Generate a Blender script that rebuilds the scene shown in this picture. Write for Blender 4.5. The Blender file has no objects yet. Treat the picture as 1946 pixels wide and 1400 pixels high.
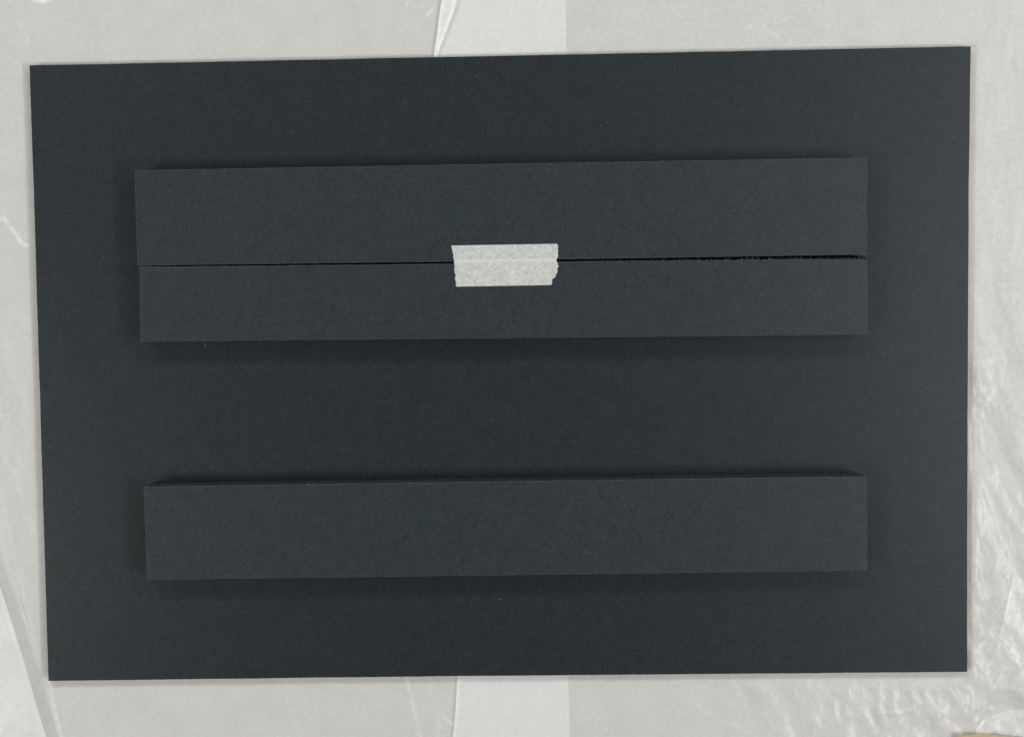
import bpy, bmesh, math, random
import numpy as np
from mathutils import Vector

scene = bpy.context.scene
C = scene.collection
mm = 0.001

# ------------------------------------------------------------------ camera
cam_d = bpy.data.cameras.new('camera')
cam_d.sensor_width = 36.0
cam_d.lens = 53.6485
cam_d.clip_start = 0.01
cam_d.clip_end = 50
cam = bpy.data.objects.new('camera', cam_d)
cam.location = (0.00397159, 0.04481251, 0.7553573)
cam.rotation_euler = (math.radians(-3.37457), 0, 0)
C.objects.link(cam)
scene.camera = cam

# ------------------------------------------------------------------ world, lamps, exposure
world = bpy.data.worlds.new('World')
scene.world = world
world.use_nodes = True
bg = world.node_tree.nodes['Background']
bg.inputs['Color'].default_value = (0.97, 0.985, 1.0, 1)
bg.inputs['Strength'].default_value = 0.11


def area(name, loc, aim, sx, sy, power, col):
    d = bpy.data.lights.new(name, 'AREA')
    d.shape = 'RECTANGLE'
    d.size, d.size_y = sx, sy
    d.energy = power
    d.color = col
    o = bpy.data.objects.new(name, d)
    o.location = loc
    o.rotation_euler = (Vector(aim) - Vector(loc)).to_track_quat('-Z', 'Y').to_euler()
    C.objects.link(o)
    return o


# four ceiling tubes: a pair beyond the far edge of the table, a nearer pair to either side of whoever holds the camera
TUBE = (1.0, 0.995, 0.98)
area('ceiling_tube_far_left', (-0.80, 1.30, 1.55), (-0.1, 0, 0), 1.2, 0.10, 15.0, TUBE)
area('ceiling_tube_far_right', (0.80, 1.30, 1.55), (0.1, 0, 0), 1.2, 0.10, 13.0, TUBE)
area('ceiling_tube_near_left', (-1.42, -0.46, 1.55), (-0.1, 0, 0), 0.6, 0.10, 18.5, TUBE)
area('ceiling_tube_near_right', (1.42, -0.46, 1.55), (0.1, 0, 0), 0.6, 0.10, 17.0, TUBE)
# unseen soft panel added at the right to brighten the sheen on that side
area('right_fill_panel', (1.05, 0.10, 1.25), (0, 0, 0), 0.8, 0.9, 7.0, (0.95, 0.98, 1.0))

scene.view_settings.view_transform = 'Standard'
scene.view_settings.look = 'None'
scene.view_settings.exposure = 0.0
scene.view_settings.gamma = 1.0

# ------------------------------------------------------------------ helpers
TABLE_Z = 1.6 * mm
BOARD_BOT, BOARD_TOP = 3.1 * mm, 6.5 * mm
STRIP_TOP = 20.0 * mm


def obj(name, me, mats, parent=None):
    o = bpy.data.objects.new(name, me)
    for m in (mats if isinstance(mats, (list, tuple)) else [mats]):
        me.materials.append(m)
    C.objects.link(o)
    if parent:
        o.parent = parent
    return o


def tag(o, label=None, cat=None, group=None, kind=None):
    if label: o['label'] = label
    if cat: o['category'] = cat
    if group: o['group'] = group
    if kind: o['kind'] = kind
    return o


def empty(name, loc):
    o = bpy.data.objects.new(name, None)
    o.location = loc
    o.empty_display_size = 0.02
    C.objects.link(o)
    return o


class Noise:
    """value noise on a random lattice"""
    def __init__(self, seed, n=256):
        self.t = np.random.default_rng(seed).random((n, n)) * 2 - 1
        self.n = n

    def __call__(self, x, y):
        xi = np.floor(x).astype(int); yi = np.floor(y).astype(int)
        fx = x - xi; fy = y - yi
        fx = fx * fx * fx * (fx * (fx * 6 - 15) + 10); fy = fy * fy * fy * (fy * (fy * 6 - 15) + 10)
        n = self.n
        a = self.t[xi % n, yi % n]; b = self.t[(xi + 1) % n, yi % n]
        c = self.t[xi % n, (yi + 1) % n]; d = self.t[(xi + 1) % n, (yi + 1) % n]
        return (a * (1 - fx) + b * fx) * (1 - fy) + (c * (1 - fx) + d * fx) * fy

    def fbm(self, x, y, o=4, g=0.5):
        s = 0; a = 1.0
        for k in range(o):
            s = s + a * self(x * 2 ** k + 17.3 * k, y * 2 ** k + 5.1 * k); a *= g
        return s

    def ridged(self, x, y, o=3, g=0.5):
        s = 0; a = 1.0
        for k in range(o):
            s = s + a * (1 - np.abs(self(x * 2 ** k + 31.7 * k, y * 2 ** k + 11.9 * k)) * 2); a *= g
        return s


def smooth(e0, e1, x):
    t = np.clip((x - e0) / (e1 - e0), 0, 1)
    return t * t * (3 - 2 * t)


# ------------------------------------------------------------------ materials
def new_mat(name):
    m = bpy.data.materials.new(name)
    m.use_nodes = True
    nt = m.node_tree
    return m, nt, nt.nodes['Principled BSDF'], nt.nodes['Material Output']


def N(nt, kind, **kw):
    n = nt.nodes.new(kind)
    for k, v in kw.items():
        if k in n.inputs.keys():
            n.inputs[k].default_value = v
        else:
            setattr(n, k, v)
    return n


def ramp(nt, src, stops):
    r = nt.nodes.new('ShaderNodeValToRGB')
    e = r.color_ramp.elements
    while len(e) < len(stops):
        e.new(0.5)
    for i, (p, c) in enumerate(stops):
        e[i].position = p
        e[i].color = c if len(c) == 4 else (*c, 1)
    nt.links.new(src, r.inputs[0])
    return r


def coords(nt, scale=(1, 1, 1), rot=0.0):
    tc = nt.nodes.new('ShaderNodeTexCoord')
    mp = nt.nodes.new('ShaderNodeMapping')
    mp.inputs['Scale'].default_value = scale
    mp.inputs['Rotation'].default_value = (0, 0, rot)
    nt.links.new(tc.outputs['Object'], mp.inputs['Vector'])
    return mp.outputs['Vector']


def mix(nt, fac, a, b, blend='MIX'):
    m = nt.nodes.new('ShaderNodeMix')
    m.data_type = 'RGBA'
    m.blend_type = blend
    for sock, v in ((m.inputs[0], fac), (m.inputs[6], a), (m.inputs[7], b)):
        if hasattr(v, 'links') or hasattr(v, 'is_linked'):
            nt.links.new(v, sock)
        elif isinstance(v, (int, float)):
            sock.default_value = v
        else:
            sock.default_value = (*v, 1) if len(v) == 3 else v
    return m.outputs[2]


def black_paper(name, base, seed, rough=0.36, spec=0.33):
    """black facing paper: fibrous mottle, fine pale fibres, soft tooth"""
    m, nt, p, out = new_mat(name)
    L = nt.links
    v = coords(nt)
    off = N(nt, 'ShaderNodeVectorMath', operation='ADD')
    off.inputs[1].default_value = (seed * 0.37, seed * 0.71, 0)
    L.new(v, off.inputs[0])
    v = off.outputs[0]
    # clouds of pulp a few mm wide, tinted a little green / blue / brown
    cl = N(nt, 'ShaderNodeTexNoise', Scale=170.0, Detail=6.0, Roughness=0.72)
    L.new(v, cl.inputs['Vector'])
    tint = N(nt, 'ShaderNodeTexNoise', Scale=38.0, Detail=3.0, Roughness=0.5)
    L.new(v, tint.inputs['Vector'])
    # lengthwise fibres
    def fibre(rot, sx, sy, sc, ro):
        rt = N(nt, 'ShaderNodeMapping')
        rt.inputs['Rotation'].default_value = (0, 0, rot)
        L.new(v, rt.inputs['Vector'])
        mp = N(nt, 'ShaderNodeMapping')
        mp.inputs['Scale'].default_value = (sx, sy, 1)
        L.new(rt.outputs[0], mp.inputs['Vector'])
        # bend the grain
        wv = N(nt, 'ShaderNodeTexNoise', Scale=180.0, Detail=1.0)
        L.new(v, wv.inputs['Vector'])
        ad = N(nt, 'ShaderNodeVectorMath', operation='MULTIPLY_ADD')
        ad.inputs[1].default_value = (0.003, 0.003, 0)
        L.new(wv.outputs['Color'], ad.inputs[0]); L.new(mp.outputs[0], ad.inputs[2])
        n = N(nt, 'ShaderNodeTexNoise', Scale=sc, Detail=2.0, Roughness=ro)
        L.new(ad.outputs[0], n.inputs['Vector'])
        return n.outputs['Fac']
    f1 = fibre(0.35, 0.6, 1.35, 950.0, 0.6)
    f2 = fibre(1.75, 0.6, 1.35, 1050.0, 0.6)
    fm = N(nt, 'ShaderNodeMath', operation='MAXIMUM')
    L.new(f1, fm.inputs[0]); L.new(f2, fm.inputs[1])
    dk = tuple(c * 0.62 for c in base); lt = tuple(c * 1.42 for c in base)
    c0 = ramp(nt, cl.outputs['Fac'], [(0.32, tuple(c * 0.88 for c in base)), (0.68, tuple(c * 1.13 for c in base))]).outputs[0]
    c1 = ramp(nt, fm.outputs[0], [(0.42, (0.70, 0.70, 0.70)), (0.60, (1.0, 1.0, 1.0)), (0.78, (1.45, 1.45, 1.44))]).outputs[0]
    c2 = mix(nt, 1.0, c0, c1, 'MULTIPLY')
    tn = ramp(nt, tint.outputs['Fac'], [(0.30, (0.93, 1.03, 1.03)), (0.5, (1, 1, 1)), (0.70, (1.06, 0.98, 1.0))]).outputs[0]
    c3 = mix(nt, 1.0, c2, tn, 'MULTIPLY')
    # sparse pale fibres
    fb = fibre(0.9, 0.36, 1.7, 760.0, 0.5)
    fb2 = fibre(-0.5, 0.36, 1.7, 700.0, 0.5)
    fx = N(nt, 'ShaderNodeMath', operation='MAXIMUM')
    L.new(fb, fx.inputs[0]); L.new(fb2, fx.inputs[1])
    msk = ramp(nt, fx.outputs[0], [(0.77, (0, 0, 0)), (0.84, (1, 1, 1))]).outputs[0]
    c4 = mix(nt, msk, c3, tuple(min(1, c * 2.0) for c in base))
    # dust specks
    vo = N(nt, 'ShaderNodeTexVoronoi', Scale=95.0, Randomness=1.0)
    L.new(v, vo.inputs['Vector'])
    sp = ramp(nt, vo.outputs['Distance'], [(0.020, (1, 1, 1)), (0.032, (0, 0, 0))]).outputs[0]
    sel = N(nt, 'ShaderNodeSeparateColor')
    L.new(vo.outputs['Color'], sel.inputs[0])
    g = N(nt, 'ShaderNodeMath', operation='GREATER_THAN')
    g.inputs[1].default_value = 0.95
    L.new(sel.outputs[0], g.inputs[0])
    ml = mix(nt, 1.0, sp, g.outputs[0], 'MULTIPLY')
    c5 = mix(nt, ml, c4, (0.07, 0.075, 0.075))
    L.new(c5, p.inputs['Base Color'])
    p.inputs['Roughness'].default_value = rough
    p.inputs['Specular IOR Level'].default_value = spec
    bm = N(nt, 'ShaderNodeBump', Strength=0.35, Distance=0.00012)
    L.new(fm.outputs[0], bm.inputs['Height'])
    L.new(bm.outputs[0], p.inputs['Normal'])
    return m


M_board = black_paper('black_board_paper', (0.0138, 0.0188, 0.0212), 1)
M_strip = black_paper('black_strip_paper', (0.0214, 0.0276, 0.0312), 2)


def rough_core(name, base):
    m, nt, p, out = new_mat(name)
    v = coords(nt)
    n = N(nt, 'ShaderNodeTexNoise', Scale=900.0, Detail=4.0, Roughness=0.7)
    nt.links.new(v, n.inputs['Vector'])
    r = ramp(nt, n.outputs['Fac'], [(0.38, tuple(c * 0.45 for c in base)), (0.55, base), (0.72, tuple(c * 2.6 for c in base))])
    nt.links.new(r.outputs[0], p.inputs['Base Color'])
    p.inputs['Roughness'].default_value = 0.8
    bm = N(nt, 'ShaderNodeBump', Strength=0.8, Distance=0.0004)
    nt.links.new(n.outputs['Fac'], bm.inputs['Height'])
    nt.links.new(bm.outputs[0], p.inputs['Normal'])
    return m


M_core = rough_core('black_foam_core', (0.0195, 0.0265, 0.0285))
M_burr = rough_core('cut_paper_edge', (0.034, 0.039, 0.042))


def waxed_paper(name, cover, tone=(0.875, 0.885, 0.88), coat=0.5, rough=0.42):
    """translucent waxed paper: part of what lies below shows through; creases turn it opaque white"""
    m, nt, p, out = new_mat(name)
    L = nt.links
    v = coords(nt)
    cl = N(nt, 'ShaderNodeTexNoise', Scale=62.0, Detail=4.0, Roughness=0.55)
    L.new(v, cl.inputs['Vector'])
    fine = N(nt, 'ShaderNodeTexNoise', Scale=420.0, Detail=3.0, Roughness=0.6)
    L.new(v, fine.inputs['Vector'])
    a = N(nt, 'ShaderNodeAttribute', attribute_name='crease')
    # cloudy formation of the sheet = how much it covers
    cov = ramp(nt, cl.outputs['Fac'], [(0.30, (cover - 0.045,) * 3), (0.70, (cover + 0.045,) * 3)]).outputs[0]
    cov2 = mix(nt, 0.5, cov, ramp(nt, fine.outputs['Fac'], [(0.30, (cover - 0.06,) * 3), (0.70, (cover + 0.06,) * 3)]).outputs[0])
    cov3 = mix(nt, a.outputs['Fac'], cov2, (0.93, 0.93, 0.93))
    p.inputs['Base Color'].default_value = (*tone, 1)
    p.inputs['Roughness'].default_value = rough
    p.inputs['Specular IOR Level'].default_value = coat
    b1 = N(nt, 'ShaderNodeBump', Strength=0.25, Distance=0.0006)
    L.new(cl.outputs['Fac'], b1.inputs['Height'])
    b2 = N(nt, 'ShaderNodeBump', Strength=0.18, Distance=0.00015)
    L.new(fine.outputs['Fac'], b2.inputs['Height']); L.new(b1.outputs[0], b2.inputs['Normal'])
    L.new(b2.outputs[0], p.inputs['Normal'])
    tr = N(nt, 'ShaderNodeBsdfTransparent')
    mx = N(nt, 'ShaderNodeMixShader')
    L.new(cov3, mx.inputs[0]); L.new(tr.outputs[0], mx.inputs[1]); L.new(p.outputs[0], mx.inputs[2])
    L.new(mx.outputs[0], out.inputs['Surface'])
    return m


M_wax_left = waxed_paper('waxed_paper_flat', 0.41)
M_wax_right = waxed_paper('waxed_paper_crumpled', 0.41, coat=0.62, rough=0.345)
M_wax_fold = waxed_paper('waxed_paper_fold', 0.20, coat=0.62, rough=0.345)


def table_mat():
    m, nt, p, out = new_mat('tan_table')
    L = nt.links
    v = coords(nt, (1, 9, 1))
    n = N(nt, 'ShaderNodeTexNoise', Scale=60.0, Detail=5.0, Roughness=0.6)
    L.new(v, n.inputs['Vector'])
    r = ramp(nt, n.outputs['Fac'], [(0.3, (0.262, 0.230, 0.184)), (0.7, (0.315, 0.275, 0.220))])
    L.new(r.outputs[0], p.inputs['Base Color'])
    p.inputs['Roughness'].default_value = 0.5
    return m


M_table = table_mat()
M_kraft, _nt, _p, _ = new_mat('kraft_paper')
_n = N(_nt, 'ShaderNodeTexNoise', Scale=300.0, Detail=4.0, Roughness=0.6)
_nt.links.new(coords(_nt, (1, 3, 1)), _n.inputs['Vector'])
_nt.links.new(ramp(_nt, _n.outputs['Fac'], [(0.3, (0.33, 0.265, 0.175)), (0.7, (0.41, 0.33, 0.22))]).outputs[0], _p.inputs['Base Color'])
_p.inputs['Roughness'].default_value = 0.7


def tape_mat():
    m, nt, p, out = new_mat('masking_tape_paper')
    L = nt.links
    v = coords(nt)
    cl = N(nt, 'ShaderNodeTexNoise', Scale=330.0, Detail=6.0, Roughness=0.72)
    L.new(v, cl.inputs['Vector'])
    fi = N(nt, 'ShaderNodeTexNoise', Scale=1500.0, Detail=3.0, Roughness=0.6)
    mp = N(nt, 'ShaderNodeMapping'); mp.inputs['Scale'].default_value = (1.6, 0.5, 1)
    L.new(v, mp.inputs['Vector']); L.new(mp.outputs[0], fi.inputs['Vector'])
    a = N(nt, 'ShaderNodeAttribute', attribute_name='crease')
    c0 = ramp(nt, cl.outputs['Fac'], [(0.28, (0.365, 0.371, 0.357)), (0.5, (0.450, 0.457, 0.440)), (0.72, (0.535, 0.542, 0.522))]).outputs[0]
    c1 = ramp(nt, fi.outputs['Fac'], [(0.30, (0.70, 0.70, 0.70)), (0.52, (1, 1, 1)), (0.75, (1.08, 1.08, 1.08))]).outputs[0]
    c2 = mix(nt, 1.0, c0, c1, 'MULTIPLY')
    c3 = mix(nt, a.outputs['Fac'], c2, (0.60, 0.605, 0.59))
    L.new(c3, p.inputs['Base Color'])
    p.inputs['Roughness'].default_value = 0.62
    p.inputs['Specular IOR Level'].default_value = 0.25
    bm = N(nt, 'ShaderNodeBump', Strength=0.5, Distance=0.00015)
    L.new(fi.outputs['Fac'], bm.inputs['Height'])
    L.new(bm.outputs[0], p.inputs['Normal'])
    return m


M_tape = tape_mat()
m_lint, _nt, _p, _ = new_mat('pale_lint')
_p.inputs['Base Color'].default_value = (0.30, 0.31, 0.31, 1)
_p.inputs['Roughness'].default_value = 0.9
M_lint = m_lint

# ------------------------------------------------------------------ the surface: table top under the paper
bm = bmesh.new()
bmesh.ops.create_cube(bm, size=1.0)
bmesh.ops.scale(bm, vec=(1.5, 0.9, 0.03), verts=bm.verts)
bmesh.ops.translate(bm, vec=(0.1, 0.05, TABLE_Z - 0.015), verts=bm.verts)
bmesh.ops.bevel(bm, geom=bm.edges[:], offset=0.003, segments=2, affect='EDGES')
me = bpy.data.meshes.new('table_surface'); bm.to_mesh(me); bm.free()
tag(obj('table_surface', me, M_table), kind='structure')

# ------------------------------------------------------------------ waxed paper sheets
n1, n2, n3, n4 = Noise(3), Noise(8), Noise(21), Noise(55)


def seg_dist(x, y, pts):
    d = np.full(x.shape, 1e9)
    for (ax, ay), (bx, by) in zip(pts[:-1], pts[1:]):
        vx, vy = bx - ax, by - ay
        t = np.clip(((x - ax) * vx + (y - ay) * vy) / (vx * vx + vy * vy), 0, 1)
        d = np.minimum(d, np.hypot(x - ax - t * vx, y - ay - t * vy))
    return d


def resample(pts, step, closed=True):
    out = []
    n = len(pts)
    for i in range(n if closed else n - 1):
        a, b = np.array(pts[i], float), np.array(pts[(i + 1) % n], float)
        k = max(1, int(np.linalg.norm(b - a) / step))
        for j in range(k):
            out.append(a + (b - a) * j / k)
    return np.array(out)


def outside_board(x, y):
    """mm outside the board's outline (0 under it)"""
    return np.hypot(np.maximum(np.abs(x) - 229, 0), np.maximum(np.abs(y) - 154, 0))


def curve(pts, y):
    p = sorted((b, a) for a, b in pts)
    return np.interp(y, [q[0] for q in p], [q[1] for q in p])


def sheet(name, x_left, x_right, y_low, y_high, height, creases, mat, nx, ny, thick=0.0, parent=None):
    """a grid of paper between two edge curves (functions of y, in mm), lifted by height(x, y)"""
    v = np.linspace(0, 1, ny + 1)[:, None] * np.ones(nx + 1)[None, :]
    u = np.ones(ny + 1)[:, None] * np.linspace(0, 1, nx + 1)[None, :]
    ymid = y_low(0 * v) + (y_high - y_low(0 * v)) * v
    xl, xr = x_left(ymid), x_right(ymid)
    x = xl + (xr - xl) * u
    lo = y_low(x)
    y = lo + (y_high - lo) * v
    z = height(x, y)
    cr = np.zeros(x.shape)
    for pts, w, s in creases:
        d = seg_dist(x + 0.35 * n4(x * .3, y * .3), y + 0.35 * n4(x * .3 + 40, y * .3), pts)
        k = np.exp(-(d / w) ** 2) * (0.45 + 0.35 * n3(x * 0.35, y * 0.35))
        cr = np.maximum(cr, np.clip(s * k, 0, 1))
        z = z + 0.35 * s * np.exp(-(d / (w * 1.6)) ** 2)
    z = z + TABLE_Z / mm
    co = np.stack([x, y, z], -1).reshape(-1, 3) * mm
    idx = np.arange((nx + 1) * (ny + 1)).reshape(ny + 1, nx + 1)
    f = np.stack([idx[:-1, :-1], idx[:-1, 1:], idx[1:, 1:], idx[1:, :-1]], -1).reshape(-1, 4)
    me = bpy.data.meshes.new(name)
    me.vertices.add(len(co)); me.vertices.foreach_set('co', co.ravel().astype(np.float32))
    me.loops.add(f.size); me.loops.foreach_set('vertex_index', f.ravel().astype(np.int32))
    me.polygons.add(len(f)); me.polygons.foreach_set('loop_start', np.arange(0, f.size, 4, dtype=np.int32))
    me.polygons.foreach_set('use_smooth', np.ones(len(f), bool))
    me.update(calc_edges=True)
    at = me.attributes.new('crease', 'FLOAT', 'POINT')
    at.data.foreach_set('value', cr.ravel().astype(np.float32))
    return obj(name, me, mat, parent)


# --- left sheet, lies lowest
S1_RIGHT = [(30.2, 190), (30.5, 152), (32.2, -154), (33.4, -200)]


def h_left(x, y):
    o = smooth(0, 12, outside_board(x, y))
    z = 0.35 + 0.12 * n1.fbm(x / 40, y / 40, 3) + 0.10 * n2.fbm(x / 9, y / 11, 3)
    # soft vertical buckles beside the board's left edge, stronger lower down
    s = smooth(90, -40, y) * smooth(-226, -233, x)
    z = z + o * s * (0.9 * n3.fbm((x + 0.25 * y) / 7.0, y / 26.0, 3) + 0.5)
    return np.clip(z, 0.12, None)


creases_left = [
    ([(-248.5, 72.8), (-245.8, 74.85)], 0.7, 0.5),
    ([(-245.8, 74.85), (-241.3, 68.4), (-237.0, 62.4), (-234.4, 60.6)], 0.75, 0.95),
    ([(-49.1, -154.5), (-45.7, -166.5), (-43.9, -176.2), (-41.8, -186)], 0.8, 0.42),
    ([(-37.7, -155.8), (-35.1, -169.2), (-33.1, -176.2), (-32.8, -186)], 0.9, 0.24),
    ([(-31.5, -173.8), (-29.1, -175.6), (-26.4, -178.1)], 0.6, 0.6),
    ([(-33.4, -174.6), (-34.2, -177), (-33.4, -180)], 0.6, 0.3),
    ([(-228.6, -153.1), (-226.7, -161.2), (-224.3, -174.6), (-221.8, -186)], 0.7, 0.6),
    ([(-46.2, 181), (-48.0, 177.4)], 0.6, 0.55),
    ([(-34.9, 175.6), (-37.5, 172.3)], 0.6, 0.55),
    ([(-231, 181), (-224.5, 179.4), (-221, 181.5)], 1.2, 0.9),
    ([(-236.8, 168.5), (-234.3, 164.9), (-232.3, 159.8)], 0.5, 0.3),
    ([(-131, 171), (-127, 167)], 0.5, 0.3), ([(-118, 160), (-121, 157)], 0.5, 0.25),
    ([(-198, 163), (-194, 166)], 0.5, 0.3), ([(-148, -157), (-146, -159)], 0.5, 0.3),
]
s1 = sheet('waxed_paper_sheet', lambda y: -330 + 0 * y, lambda y: curve(S1_RIGHT, y), lambda x: -215 + 0 * x, 205.0,
           h_left, creases_left, M_wax_left, 330, 380)
tag(s1, 'smooth grey waxed paper sheet under the left half of the black board', 'paper', 'waxed paper sheets')

# --- right sheet, laps over the left one in the pale band and is crumpled at the right
S2_LEFT = [(-29.0, 190), (-30.1, 180.3), (-34.1, 152.6), (-35.6, 140), (-22.6, -140), (-23.4, -154.5), (-24.2, -170), (-25.7, -185.3), (-26.5, -200)]
S2_LOW = [(-60, -206), (340, -206)]



def facets(x, y):
    """crumple: crisp fold lines in many directions with flat facets between them"""
    r = np.random.default_rng(12)
    wx = x + 2.2 * n2.fbm(x / 15, y / 15, 2); wy = y + 2.2 * n1.fbm(x / 15 + 60, y / 15, 2)
    z = 0
    for k in range(9):
        a = r.normal(0.28, 0.38)          # mostly upright folds that lean a little
        lam = r.uniform(7, 19)
        t = (wx * math.cos(a) + wy * math.sin(a)) / lam + r.random()
        tri = np.abs(2 * (t - np.floor(t + 0.5)))
        m = smooth(-0.15, 0.55, n3.fbm(x / 16 + 13 * k, y / 21 + 7 * k, 2))
        z = z + m * tri * lam * 0.030
    return z


def h_right(x, y):
    ob = outside_board(x, y)
    o = smooth(0, 6, ob)
    z = 0.8 + 0.12 * n2.fbm(x / 38 + 9, y / 38, 3) + 0.10 * n1.fbm(x / 9, y / 11 + 30, 3)
    # edge along the overlap curls up a little
    e = x - curve(S2_LEFT, y)
    z = z + 1.1 * np.exp(-e / 3.0) * smooth(140, 165, np.abs(y))
    # streaky crumples: tall ones up the right side, slanting ones along the lower right
    right = smooth(226, 232, x) * smooth(70, -30, y)
    low = smooth(-150, -158, y) * smooth(70, 190, x)
    k = np.maximum(right, low)
    xs = x + 0.42 * y
    big = n3.fbm(xs / 12.0, y / 34.0, 2, 0.45)
    med = facets(x, y)
    cell = n1.fbm((x + 0.25 * y) / 2.6, y / 4.4, 2)
    zz = 1.15 * big + (0.65 + 0.3 * smooth(-110, -165, y)) * med + 0.085 * cell + 0.12 * n2.ridged((x + 0.3 * y) / 3.4, y / 6.5, 2, 0.5) + 0.4
    # heavier folds in the corner
    corner = smooth(-75, -150, y) * smooth(232, 246, x) + 0.8 * smooth(-158, -176, y) * smooth(170, 235, x)
    zz = zz + np.clip(corner, 0, 1) * (1.1 * n2.ridged((x - 0.5 * y) / 21.0, (y + 0.3 * x) / 24.0, 3, 0.5) - 0.3)
    # faint ones further up the right side
    up = smooth(226, 236, x) * (1 - right)
    z = z + right * (0.9 + 0.9 * n2.fbm(x / 9.0 + 3, y / 22.0, 2)) * np.exp(-((ob - 4.5) / 4.0) ** 2) * o
    z = z + o * (k * zz + up * 0.16 * n4.fbm(x / 6.0, y / 19.0, 3))
    return np.clip(z, 0.6, None)


creases_right = [
    ([(119.6, 166.2), (120.6, 168.2)], 0.5, 0.6), ([(126.3, 167.2), (134.1, 162.6)], 0.5, 0.45),
    ([(139.6, 172.0), (132.5, 168.5)], 0.5, 0.4), ([(126.0, 167.2), (128.1, 168.7)], 0.5, 0.45),
    ([(142, 154.8), (143, 157.6)], 0.5, 0.4), ([(157, 159), (159, 161)], 0.5, 0.3),
    ([(95, -166), (101, -172), (112, -177), (124, -181.5)], 1.0, 0.28),
    ([(254.1, -105.1), (250.8, -122.4), (248.1, -135.2), (252, -143), (257.9, -147.8)], 0.9, 0.5),
    ([(243.9, -177.3), (251.8, -173.8), (257.6, -172.7), (262.4, -175.1)], 0.8, 0.5),
    ([(188.8, -171.1), (198.8, -170.6), (206, -168.5)], 0.7, 0.3),
    ([(200.0, -177.5), (201.3, -180.0), (199.6, -186)], 0.6, 0.5),
    ([(204.5, -162.5), (208, -166.5)], 1.1, 0.5), ([(158, -158), (162, -163), (167, -168)], 0.9, 0.3),
    ([(152, -155.5), (153, -158.5)], 0.6, 0.5), ([(189, -157), (188, -160)], 0.6, 0.5),
]
creases_right = [(p, w * 1.15, k * 0.7) for p, w, k in creases_right]
s2 = sheet('waxed_paper_sheet', lambda y: curve(S2_LEFT, y), lambda y: 330 + 0 * y, lambda x: np.interp(x, [a for a, b in S2_LOW], [b for a, b in S2_LOW]), 205.0,
           h_right, creases_right, M_wax_right, 620, 520)
tag(s2, 'crumpled waxed paper sheet under the right half of the board, lapping over the smooth sheet', 'paper', 'waxed paper sheets')

# its left edge is folded back on itself at the top
FL = [(-22.8, 195), (-23.02, 178.73), (-24.82, 173.11), (-28.43, 163.65), (-31.01, 157.01), (-32.56, 152.16), (-35.0, 144)]
FL_L = [(-29.0, 195), (-30.17, 180.2), (-31.57, 171.75), (-32.55, 163.32), (-33.6, 157.19), (-34.14, 152.34), (-35.2, 143)]


def h_flap(x, y):
    e = (x - curve(FL_L, y))
    return 2.05 + 0.16 * e + 0.25 * np.exp(-e / 0.6) + 0.05 * n2(x / 4, y / 6)


sheet('folded_corner', lambda y: curve(FL_L, y), lambda y: curve(FL, y), lambda x: 144.0 + 0 * x, 182.5 - 0.0, h_flap,
      [([(-24.0, 178), (-25.8, 172), (-29.3, 163), (-32, 157)], 0.9, 0.5)], M_wax_left, 16, 80, parent=s2)

# two more folds of it at the lower right, doubled over on themselves
FR = [(253.1, -102), (252.9, -104), (249.96, -117.4), (248.27, -126.54), (246.83, -133.85), (250.93, -137.77), (255.3, -144.83), (257.4, -150.06), (259, -154)]
FR_R = [(253.5, -101.5), (262, -108), (285, -112), (285, -160)]


def h_fold(x, y):
    return h_right(x, y) + 0.55 + 0.35 * smooth(0, 8, x - curve(FR, y))


sheet('folded_corner', lambda y: curve(FR, y), lambda y: np.maximum(curve(FR_R, y), curve(FR, y) + 0.3), lambda x: -153.0 + 0 * x, -102.2, h_fold,
      [([(253, -104), (248.3, -126.5), (246.9, -133.8), (251, -138), (257, -149)], 0.7, 0.25)], M_wax_fold, 60, 90, parent=s2)
FB = [(236, -180.5), (238.79, -176.46), (245.8, -172.83), (251.0, -171.02), (255.42, -170.25), (262.66, -169.76), (285, -170)]


def h_fold_low(x, y):
    return h_right(x, y) + 0.55 + 0.3 * smooth(0, 8, np.interp(x, [a for a, b in FB], [b for a, b in FB]) - y)


def fold_low(name, nx, ny):
    x = np.linspace(236, 285, nx + 1)
    top = np.interp(x, [a for a, b in FB], [b for a, b in FB])
    X = np.ones((ny + 1, 1)) * x[None]
    Y = top[None] + (-202 - top[None]) * np.linspace(0, 1, ny + 1)[:, None]
    Z = h_fold_low(X, Y) + TABLE_Z / mm
    co = np.stack([X, Y, Z], -1).reshape(-1, 3) * mm
    idx = np.arange((nx + 1) * (ny + 1)).reshape(ny + 1, nx + 1)
    f = np.stack([idx[:-1, :-1], idx[1:, :-1], idx[1:, 1:], idx[:-1, 1:]], -1).reshape(-1, 4)
    me = bpy.data.meshes.new(name)
    me.from_pydata(co.tolist(), [], f.tolist())
    for p in me.polygons: p.use_smooth = True
    at = me.attributes.new('crease', 'FLOAT', 'POINT')
    at.data.foreach_set('value', (0.22 * np.exp(-((top[None] - Y) / 0.8) ** 2)).ravel().astype(np.float32))
    return obj(name, me, M_wax_fold, s2)


fold_low('folded_corner', 70, 50)

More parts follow.
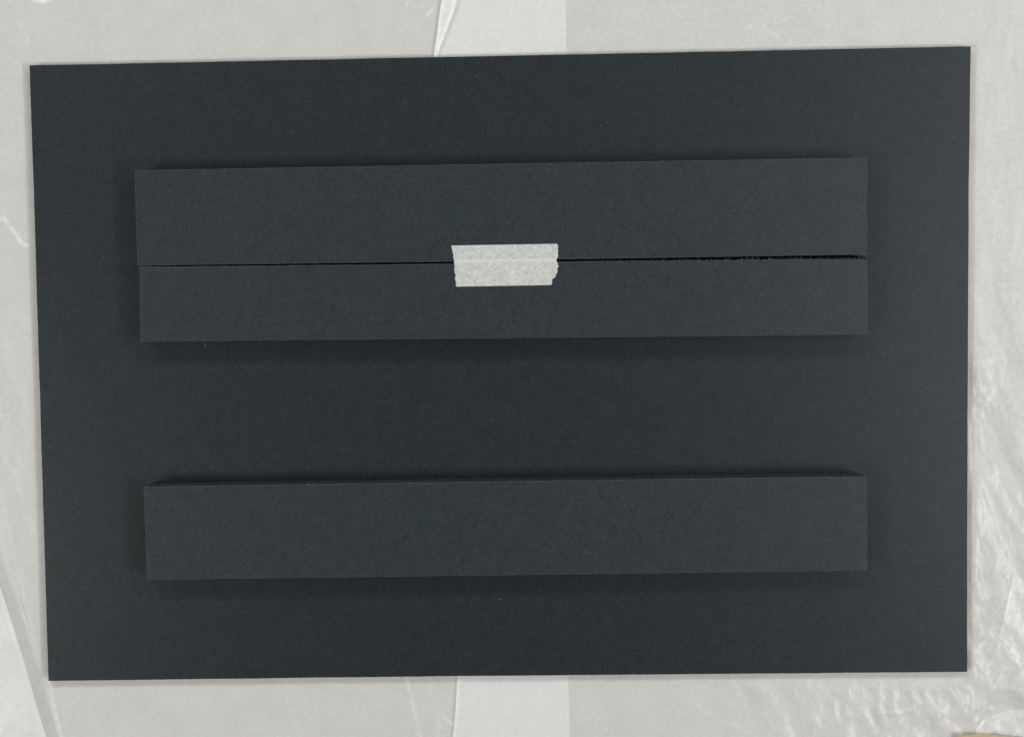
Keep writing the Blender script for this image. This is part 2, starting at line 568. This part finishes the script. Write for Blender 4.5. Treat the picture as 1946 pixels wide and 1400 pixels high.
# a scrap of kraft paper lies on the crumpled sheet at the lower right corner
KR = [(226.2, -182.5), (231.7, -182.3), (236.2, -181.9), (242.8, -182.2), (260.1, -183.55), (271.7, -184.2), (290, -185.5), (290, -205), (226.6, -205)]
kt = resample(KR, 0.8)
bm = bmesh.new()
kz = 6.0
r2 = np.random.default_rng(9)
up_ = [bm.verts.new((p[0] * mm, p[1] * mm, (kz + 0.15) * mm)) for p in kt]
dn_ = [bm.verts.new((p[0] * mm, p[1] * mm, kz * mm)) for p in kt]
bm.faces.new(up_[::-1]); bm.faces.new(dn_)
for i in range(len(kt)):
    j = (i + 1) % len(kt)
    bm.faces.new((up_[i], up_[j], dn_[j], dn_[i]))
bmesh.ops.recalc_face_normals(bm, faces=bm.faces)
me = bpy.data.meshes.new('kraft_paper_scrap'); bm.to_mesh(me); bm.free()
tag(obj('kraft_paper_scrap', me, M_kraft), 'sliver of tan kraft paper lying on the crumpled waxed paper at the lower right corner', 'paper scrap')

# --- third sheet, laps over the left one at the lower left
S3_R = [(-262, -70), (-255.6, -89.2), (-251.9, -101.4), (-248.2, -112.3), (-243.7, -127.5), (-237.8, -147.5), (-233.3, -164.7), (-227.6, -185.3), (-224.6, -196), (-221, -212)]


def h_third(x, y):
    e = curve(S3_R, y) - x
    return 1.2 + 4.2 * np.exp(-e / 13.0) + 0.25 * n1.fbm(x / 22, y / 30, 3) + 0.14 * n2.fbm(x / 7, y / 9, 3)


s3 = sheet('waxed_paper_sheet', lambda y: -330 + 0 * y, lambda y: curve(S3_R, y), lambda x: -215 + 0 * x, -60.0, h_third,
           [([(-252, -182), (-250, -172), (-246, -166)], 2.2, 0.25)], M_wax_left, 120, 160)
tag(s3, 'pale corner of waxed paper curling up over the smooth sheet, left of the black board', 'paper', 'waxed paper sheets')


# ------------------------------------------------------------------ foam board: core between two facing papers
def ring_normals(p):
    t = np.roll(p, -1, 0) - np.roll(p, 1, 0)
    n = np.stack([t[:, 1], -t[:, 0]], 1)
    n /= np.linalg.norm(n, axis=1)[:, None] + 1e-12
    # outward
    c = p.mean(0)
    if ((p - c) * n).sum() < 0: n = -n
    return n


def loft(name, rings, mats, cap_mat=0, band_mats=None, smooth_faces=False, parent=None):
    """rings: list of (N,3) arrays in mm, bottom to top, capped at both ends"""
    bm = bmesh.new()
    vs = [[bm.verts.new(tuple(q * mm)) for q in r] for r in rings]
    n = len(vs[0])
    for k in range(len(vs) - 1):
        for i in range(n):
            j = (i + 1) % n
            f = bm.faces.new((vs[k][i], vs[k][j], vs[k + 1][j], vs[k + 1][i]))
            f.material_index = band_mats[k] if band_mats else 0
            f.smooth = smooth_faces
    top = bm.faces.new(vs[-1]); top.material_index = cap_mat
    bot = bm.faces.new(vs[0][::-1]); bot.material_index = cap_mat
    bmesh.ops.recalc_face_normals(bm, faces=bm.faces)
    me = bpy.data.meshes.new(name); bm.to_mesh(me); bm.free()
    return obj(name, me, mats, parent)


def with_z(p, z):
    return np.concatenate([p, np.full((len(p), 1), z)], 1)


def foam_board(root, top, base, z0, z1, paper, seed, foot=0.15, facing=0.45, rough=0.25, step=1.2, levels=6, burr=0.22, fray=0.0):
    """top, base: outlines (mm, counter-clockwise, same corner count) of the upper and lower face"""
    rng = np.random.default_rng(seed)
    ox, oy, oz = (v / mm for v in root.location)
    T, B = resample(top, step), None
    # sample the base in step with the top
    nb = []
    for i in range(len(top)):
        a, b = np.array(top[i], float), np.array(top[(i + 1) % len(top)], float)
        k = max(1, int(np.linalg.norm(b - a) / step))
        ba, bb = np.array(base[i], float), np.array(base[(i + 1) % len(top)], float)
        for j in range(k):
            nb.append(ba + (bb - ba) * j / k)
    B = np.array(nb)
    nrm = ring_normals(T)
    T = T - [ox, oy]; B = B - [ox, oy]
    n = len(T)
    # the knife's slight wander, shared by all layers
    wander = np.interp(np.arange(n), np.arange(0, n + 9, 9), rng.normal(0, 0.045, len(np.arange(0, n + 9, 9))))
    T = T + nrm * wander[:, None]; B = B + nrm * wander[:, None]
    z0 -= oz; z1 -= oz
    zf0, zf1 = z0 + facing, z1 - facing

    def lerp(z):
        s = (z - z0) / (z1 - z0)
        return B * (1 - s) + T * s
    rings = []
    for k in range(levels + 1):
        z = zf0 + (zf1 - zf0) * k / levels
        inset = -0.10 - np.abs(rng.normal(0, rough, n)) if 0 < k < levels else np.full(n, -0.12)
        if fray and 0 < k < levels:   # crumbs of foam stand out of the upper cut, more towards the right end
            fr = (nrm[:, 1] > 0.7) * np.clip((T[:, 0] + 150) / 300, 0.0, 1) * fray
            inset = inset + fr * np.clip(rng.normal(0.45, 0.55, n), 0, 1.7)
        q = with_z(lerp(z) + nrm * inset[:, None], z)
        if 0 < k < levels:
            q[:, 2] += rng.normal(0, 0.25, n) * (zf1 - zf0) / levels
        rings.append(q)
    loft('foam_core', rings, [M_core], parent=root)
    for a, b, up in ((z0, zf0, False), (zf1, z1, True)):
        ja, jb = rng.normal(0, 0.03, n), rng.normal(0, 0.03, n)
        r = [with_z(lerp(a) + nrm * (ja - (foot if not up else 0))[:, None], a)]
        zt = b - (burr * 0.45 if up else 0.0)
        r.append(with_z(lerp(b) + nrm * (jb - (0 if up else foot))[:, None], zt))
        bands = [1]
        if up:  # worn rim of the cut paper
            r.append(with_z(lerp(b) + nrm * (jb - burr - np.abs(rng.normal(0, 0.06, n)))[:, None], b))
            bands.append(1)
        loft('facing_paper', r, [paper, M_burr], 0, bands, parent=root)
    return root


# --- the big board
BOARD = [(-230.47, 148.01), (-229.61, 93.26), (-228.53, 0.66), (-226.68, -154.91), (-23.04, -152.46), (230.40, -150.29),
         (229.36, -88.06), (228.04, 0.66), (226.92, 93.26), (226.74, 157.19), (0.65, 152.64)]
b = empty('foam_board', (0, 0, BOARD_BOT))
tag(b, 'large thin black foam board lying flat on the waxed paper', 'foam board')
foam_board(b, BOARD, BOARD, 3.1, 6.5, M_board, 11, facing=0.4, rough=0.12, step=2.0, levels=3, burr=0.12)

# --- the thick strips that lie on it
SA = [(-176.87, 96.45), (-176.12, 50.98), (-24.61, 52.89), (25.98, 53.98), (137.26, 55.67), (174.48, 56.20), (174.10, 102.51)]
SB = [(-175.12, 50.32), (-175.20, 14.47), (175.71, 17.77), (174.71, 53.98), (137.28, 53.85), (66.45, 53.15), (26.49, 52.84), (-24.62, 51.83)]
SB_base = [(-175.12, 50.45), (-175.20, 14.47), (175.71, 17.77), (174.3, 54.9), (137.28, 54.6), (66.45, 53.7), (26.49, 53.2), (-24.62, 52.0)]
SC = [(-174.75, -55.86), (-173.61, -101.53), (176.78, -96.87), (175.84, -50.78)]
SC_base = [(-174.3, -55.9), (-173.61, -101.53), (176.78, -96.87), (173.9, -50.5)]


def strip(top, base, label, seed, rough, fray=0.0):
    cx, cy = np.mean(np.array(top), 0)
    r = empty('foam_board_strip', (cx * mm, cy * mm, BOARD_TOP))
    tag(r, label, 'board strip', 'thick black foam board strips')
    foam_board(r, top, base, 6.5, 20.0, M_strip, seed, facing=0.6, foot=0.7, rough=rough, step=0.5, levels=16, fray=fray)
    return r


strip(SA, SA, 'wide thick black strip along the far side, above the gap the tape bridges', 5, 0.30)
strip(SB, SB_base, 'narrow thick black strip just below the gap the tape bridges', 6, 0.24, 1.2)
strip(SC, SC_base, 'thick black strip lying alone near the lower edge of the board, without tape', 7, 0.22)

# ------------------------------------------------------------------ masking tape across the gap
TAPE = [(-25.33, 60.56), (-24.85, 58.95), (-24.43, 56.43), (-24.1, 54.16), (-23.78, 51.23), (-23.61, 48.35), (-23.36, 45.57), (-23.02, 42.79), (-22.87, 40.82),
        (22.91, 41.6), (23.24, 43.3), (23.39, 44.46), (24.88, 45.39), (25.23, 46.58), (25.74, 47.97), (25.73, 49.36), (26.29, 50.52), (26.19, 51.23),
        (25.58, 52.64), (25.42, 54.41), (26.1, 54.91), (26.12, 57.76), (26.17, 60.33), (25.56, 61.39)]
TL = [p for p in TAPE if p[0] < 0]
TR = [p for p in TAPE if p[0] > 0]
rng = np.random.default_rng(77)
ty = np.linspace(0, 1, 101)


def torn(pts, v, seed):
    """edge x as a function of v (0 bottom, 1 top), ragged like torn paper"""
    p = sorted((q[1], q[0]) for q in pts)
    ys = np.array([q[0] for q in p]); xs = np.array([q[1] for q in p])
    y = ys[0] + (ys[-1] - ys[0]) * v
    r = np.random.default_rng(seed)
    jag = np.interp(v, np.linspace(0, 1, 34), r.normal(0, 0.16, 34))
    return np.interp(y, ys, xs) + jag * np.sin(np.pi * np.clip(v * 1.02, 0, 1)) ** 0.3, y


xl, yl = torn(TL, ty, 3)
xr, yr = torn(TR, ty, 4)
nx = 180
u = np.linspace(0, 1, nx + 1)[None, :]
X = xl[:, None] * (1 - u) + xr[:, None] * u
Y = yl[:, None] * (1 - u) + yr[:, None] * u
gap_y = 52.9 + 0.012 * X
dg = Y - gap_y
Z = 0.10 + 0.02 * n4.fbm(X / 1.4, Y / 2.2, 3) + 0.06 * np.exp(-(dg / 0.6) ** 2) - 0.05 * np.exp(-(np.abs(dg) - 1.3) ** 2 / 0.3)
# a small pucker where a fingertip pressed it
wr = np.hypot(X - 4.6, (Y - 45.2) / 1.5)
puck = np.exp(-((wr - 1.6) / 0.45) ** 2) * (X < 5.6) + 0.7 * np.exp(-((wr - 0.6) / 0.35) ** 2)
Z = Z + 0.16 * puck
crz = np.clip(0.34 * np.exp(-(dg / 0.45) ** 2) + 0.35 * np.exp(-((Y - gap_y - 0.9) / 0.3) ** 2) + 0.4 * puck, 0, 1)
Z = np.clip(Z, 0.05, None)
tape_loc = Vector((0.6 * mm, 51.2 * mm, STRIP_TOP))
bmm = bmesh.new()
rows, cols = X.shape
vt = [[bmm.verts.new(((X[i, j] - 0.6) * mm, (Y[i, j] - 51.2) * mm, Z[i, j] * mm)) for j in range(cols)] for i in range(rows)]
border = [(0, j) for j in range(cols)] + [(i, cols - 1) for i in range(1, rows)] + [(rows - 1, j) for j in range(cols - 2, -1, -1)] + [(i, 0) for i in range(rows - 2, 0, -1)]
for i in range(rows - 1):
    for j in range(cols - 1):
        bmm.faces.new((vt[i][j], vt[i][j + 1], vt[i + 1][j + 1], vt[i + 1][j])).smooth = True
low = [bmm.verts.new((vt[i][j].co.x, vt[i][j].co.y, 0.01 * mm)) for i, j in border]
for k in range(len(border)):
    a, c = border[k], border[(k + 1) % len(border)]
    bmm.faces.new((vt[c[0]][c[1]], vt[a[0]][a[1]], low[k], low[(k + 1) % len(border)]))
me = bpy.data.meshes.new('masking_tape')
bmm.to_mesh(me); bmm.free()
at = me.attributes.new('crease', 'FLOAT', 'POINT')
vals = np.zeros(len(me.vertices), np.float32)
vals[:crz.size] = crz.ravel()
at.data.foreach_set('value', vals)
tp = obj('masking_tape', me, M_tape)
tp.location = tape_loc
tag(tp, 'short torn piece of white masking tape across the gap between two black strips', 'tape')

# ------------------------------------------------------------------ lint and stray fibres on the black paper
bm = bmesh.new()
rnd = random.Random(4)


def thread(x, y, z, length, ang, r=0.09):
    pts = []
    n = 5
    for k in range(n):
        s = (k / (n - 1) - 0.5) * length
        a = ang + (k - 2) * 0.12
        pts.append(Vector(((x + s * math.cos(a)) * mm, (y + s * math.sin(a)) * mm, (z + r) * mm)))
    prev = None
    for k, q in enumerate(pts):
        t = Vector((math.cos(ang + (k - 2) * .12), math.sin(ang + (k - 2) * .12), 0))
        s = Vector((-t.y, t.x, 0)) * r * mm
        up = Vector((0, 0, r * mm))
        ring = [bm.verts.new(q + s), bm.verts.new(q + up), bm.verts.new(q - s), bm.verts.new(q - up)]
        if prev:
            for i in range(4):
                bm.faces.new((prev[i], prev[(i + 1) % 4], ring[(i + 1) % 4], ring[i]))
        prev = ring


for x, y, ln, a in [(-24.6, -38.6, .7, .8), (-1.8, -113.9, 1.2, -.6), (-13.2, 142.9, .6, .4), (67.1, 151.6, .5, .2), (219.3, 113.7, .5, .1), (-20.8, 144.6, .5, 1.),
                    (-128.6, -111.0, .5, .3), (47.3, 118.8, .6, 1.2), (-196.4, 54.8, .5, .5), (202.5, -9.7, .5, .9), (-14.5, -113.2, .8, .5), (186.5, 8.0, .7, .2),
                    (-146.7, 12.2, 2.2, 1.5), (-209, -108, .6, .7), (205, 145, .5, 0)]:
    thread(x, y, 6.5, ln, a, 0.065)
# a few whiskers of paper along the board's cut edges
for x, y, ln, a in [(-214, 148.5, 1.0, 1.3), (-90, 151.0, .9, 1.6), (-75, 151.3, .8, 1.4), (-59.0, 151.6, .8, 1.6), (120, 155.3, .9, 1.5), (133, 155.5, .8, 1.7), (154, 155.9, .8, 1.4),
                    (227.4, 144.5, 1.2, 0.1), (228.5, -1.5, 1.0, 0.2), (-160, 149.6, .8, 1.5)]:
    thread(x, y, 5.9, ln, a, 0.07)
me = bpy.data.meshes.new('lint'); bm.to_mesh(me); bm.free()
tag(obj('lint', me, M_lint), kind='stuff')
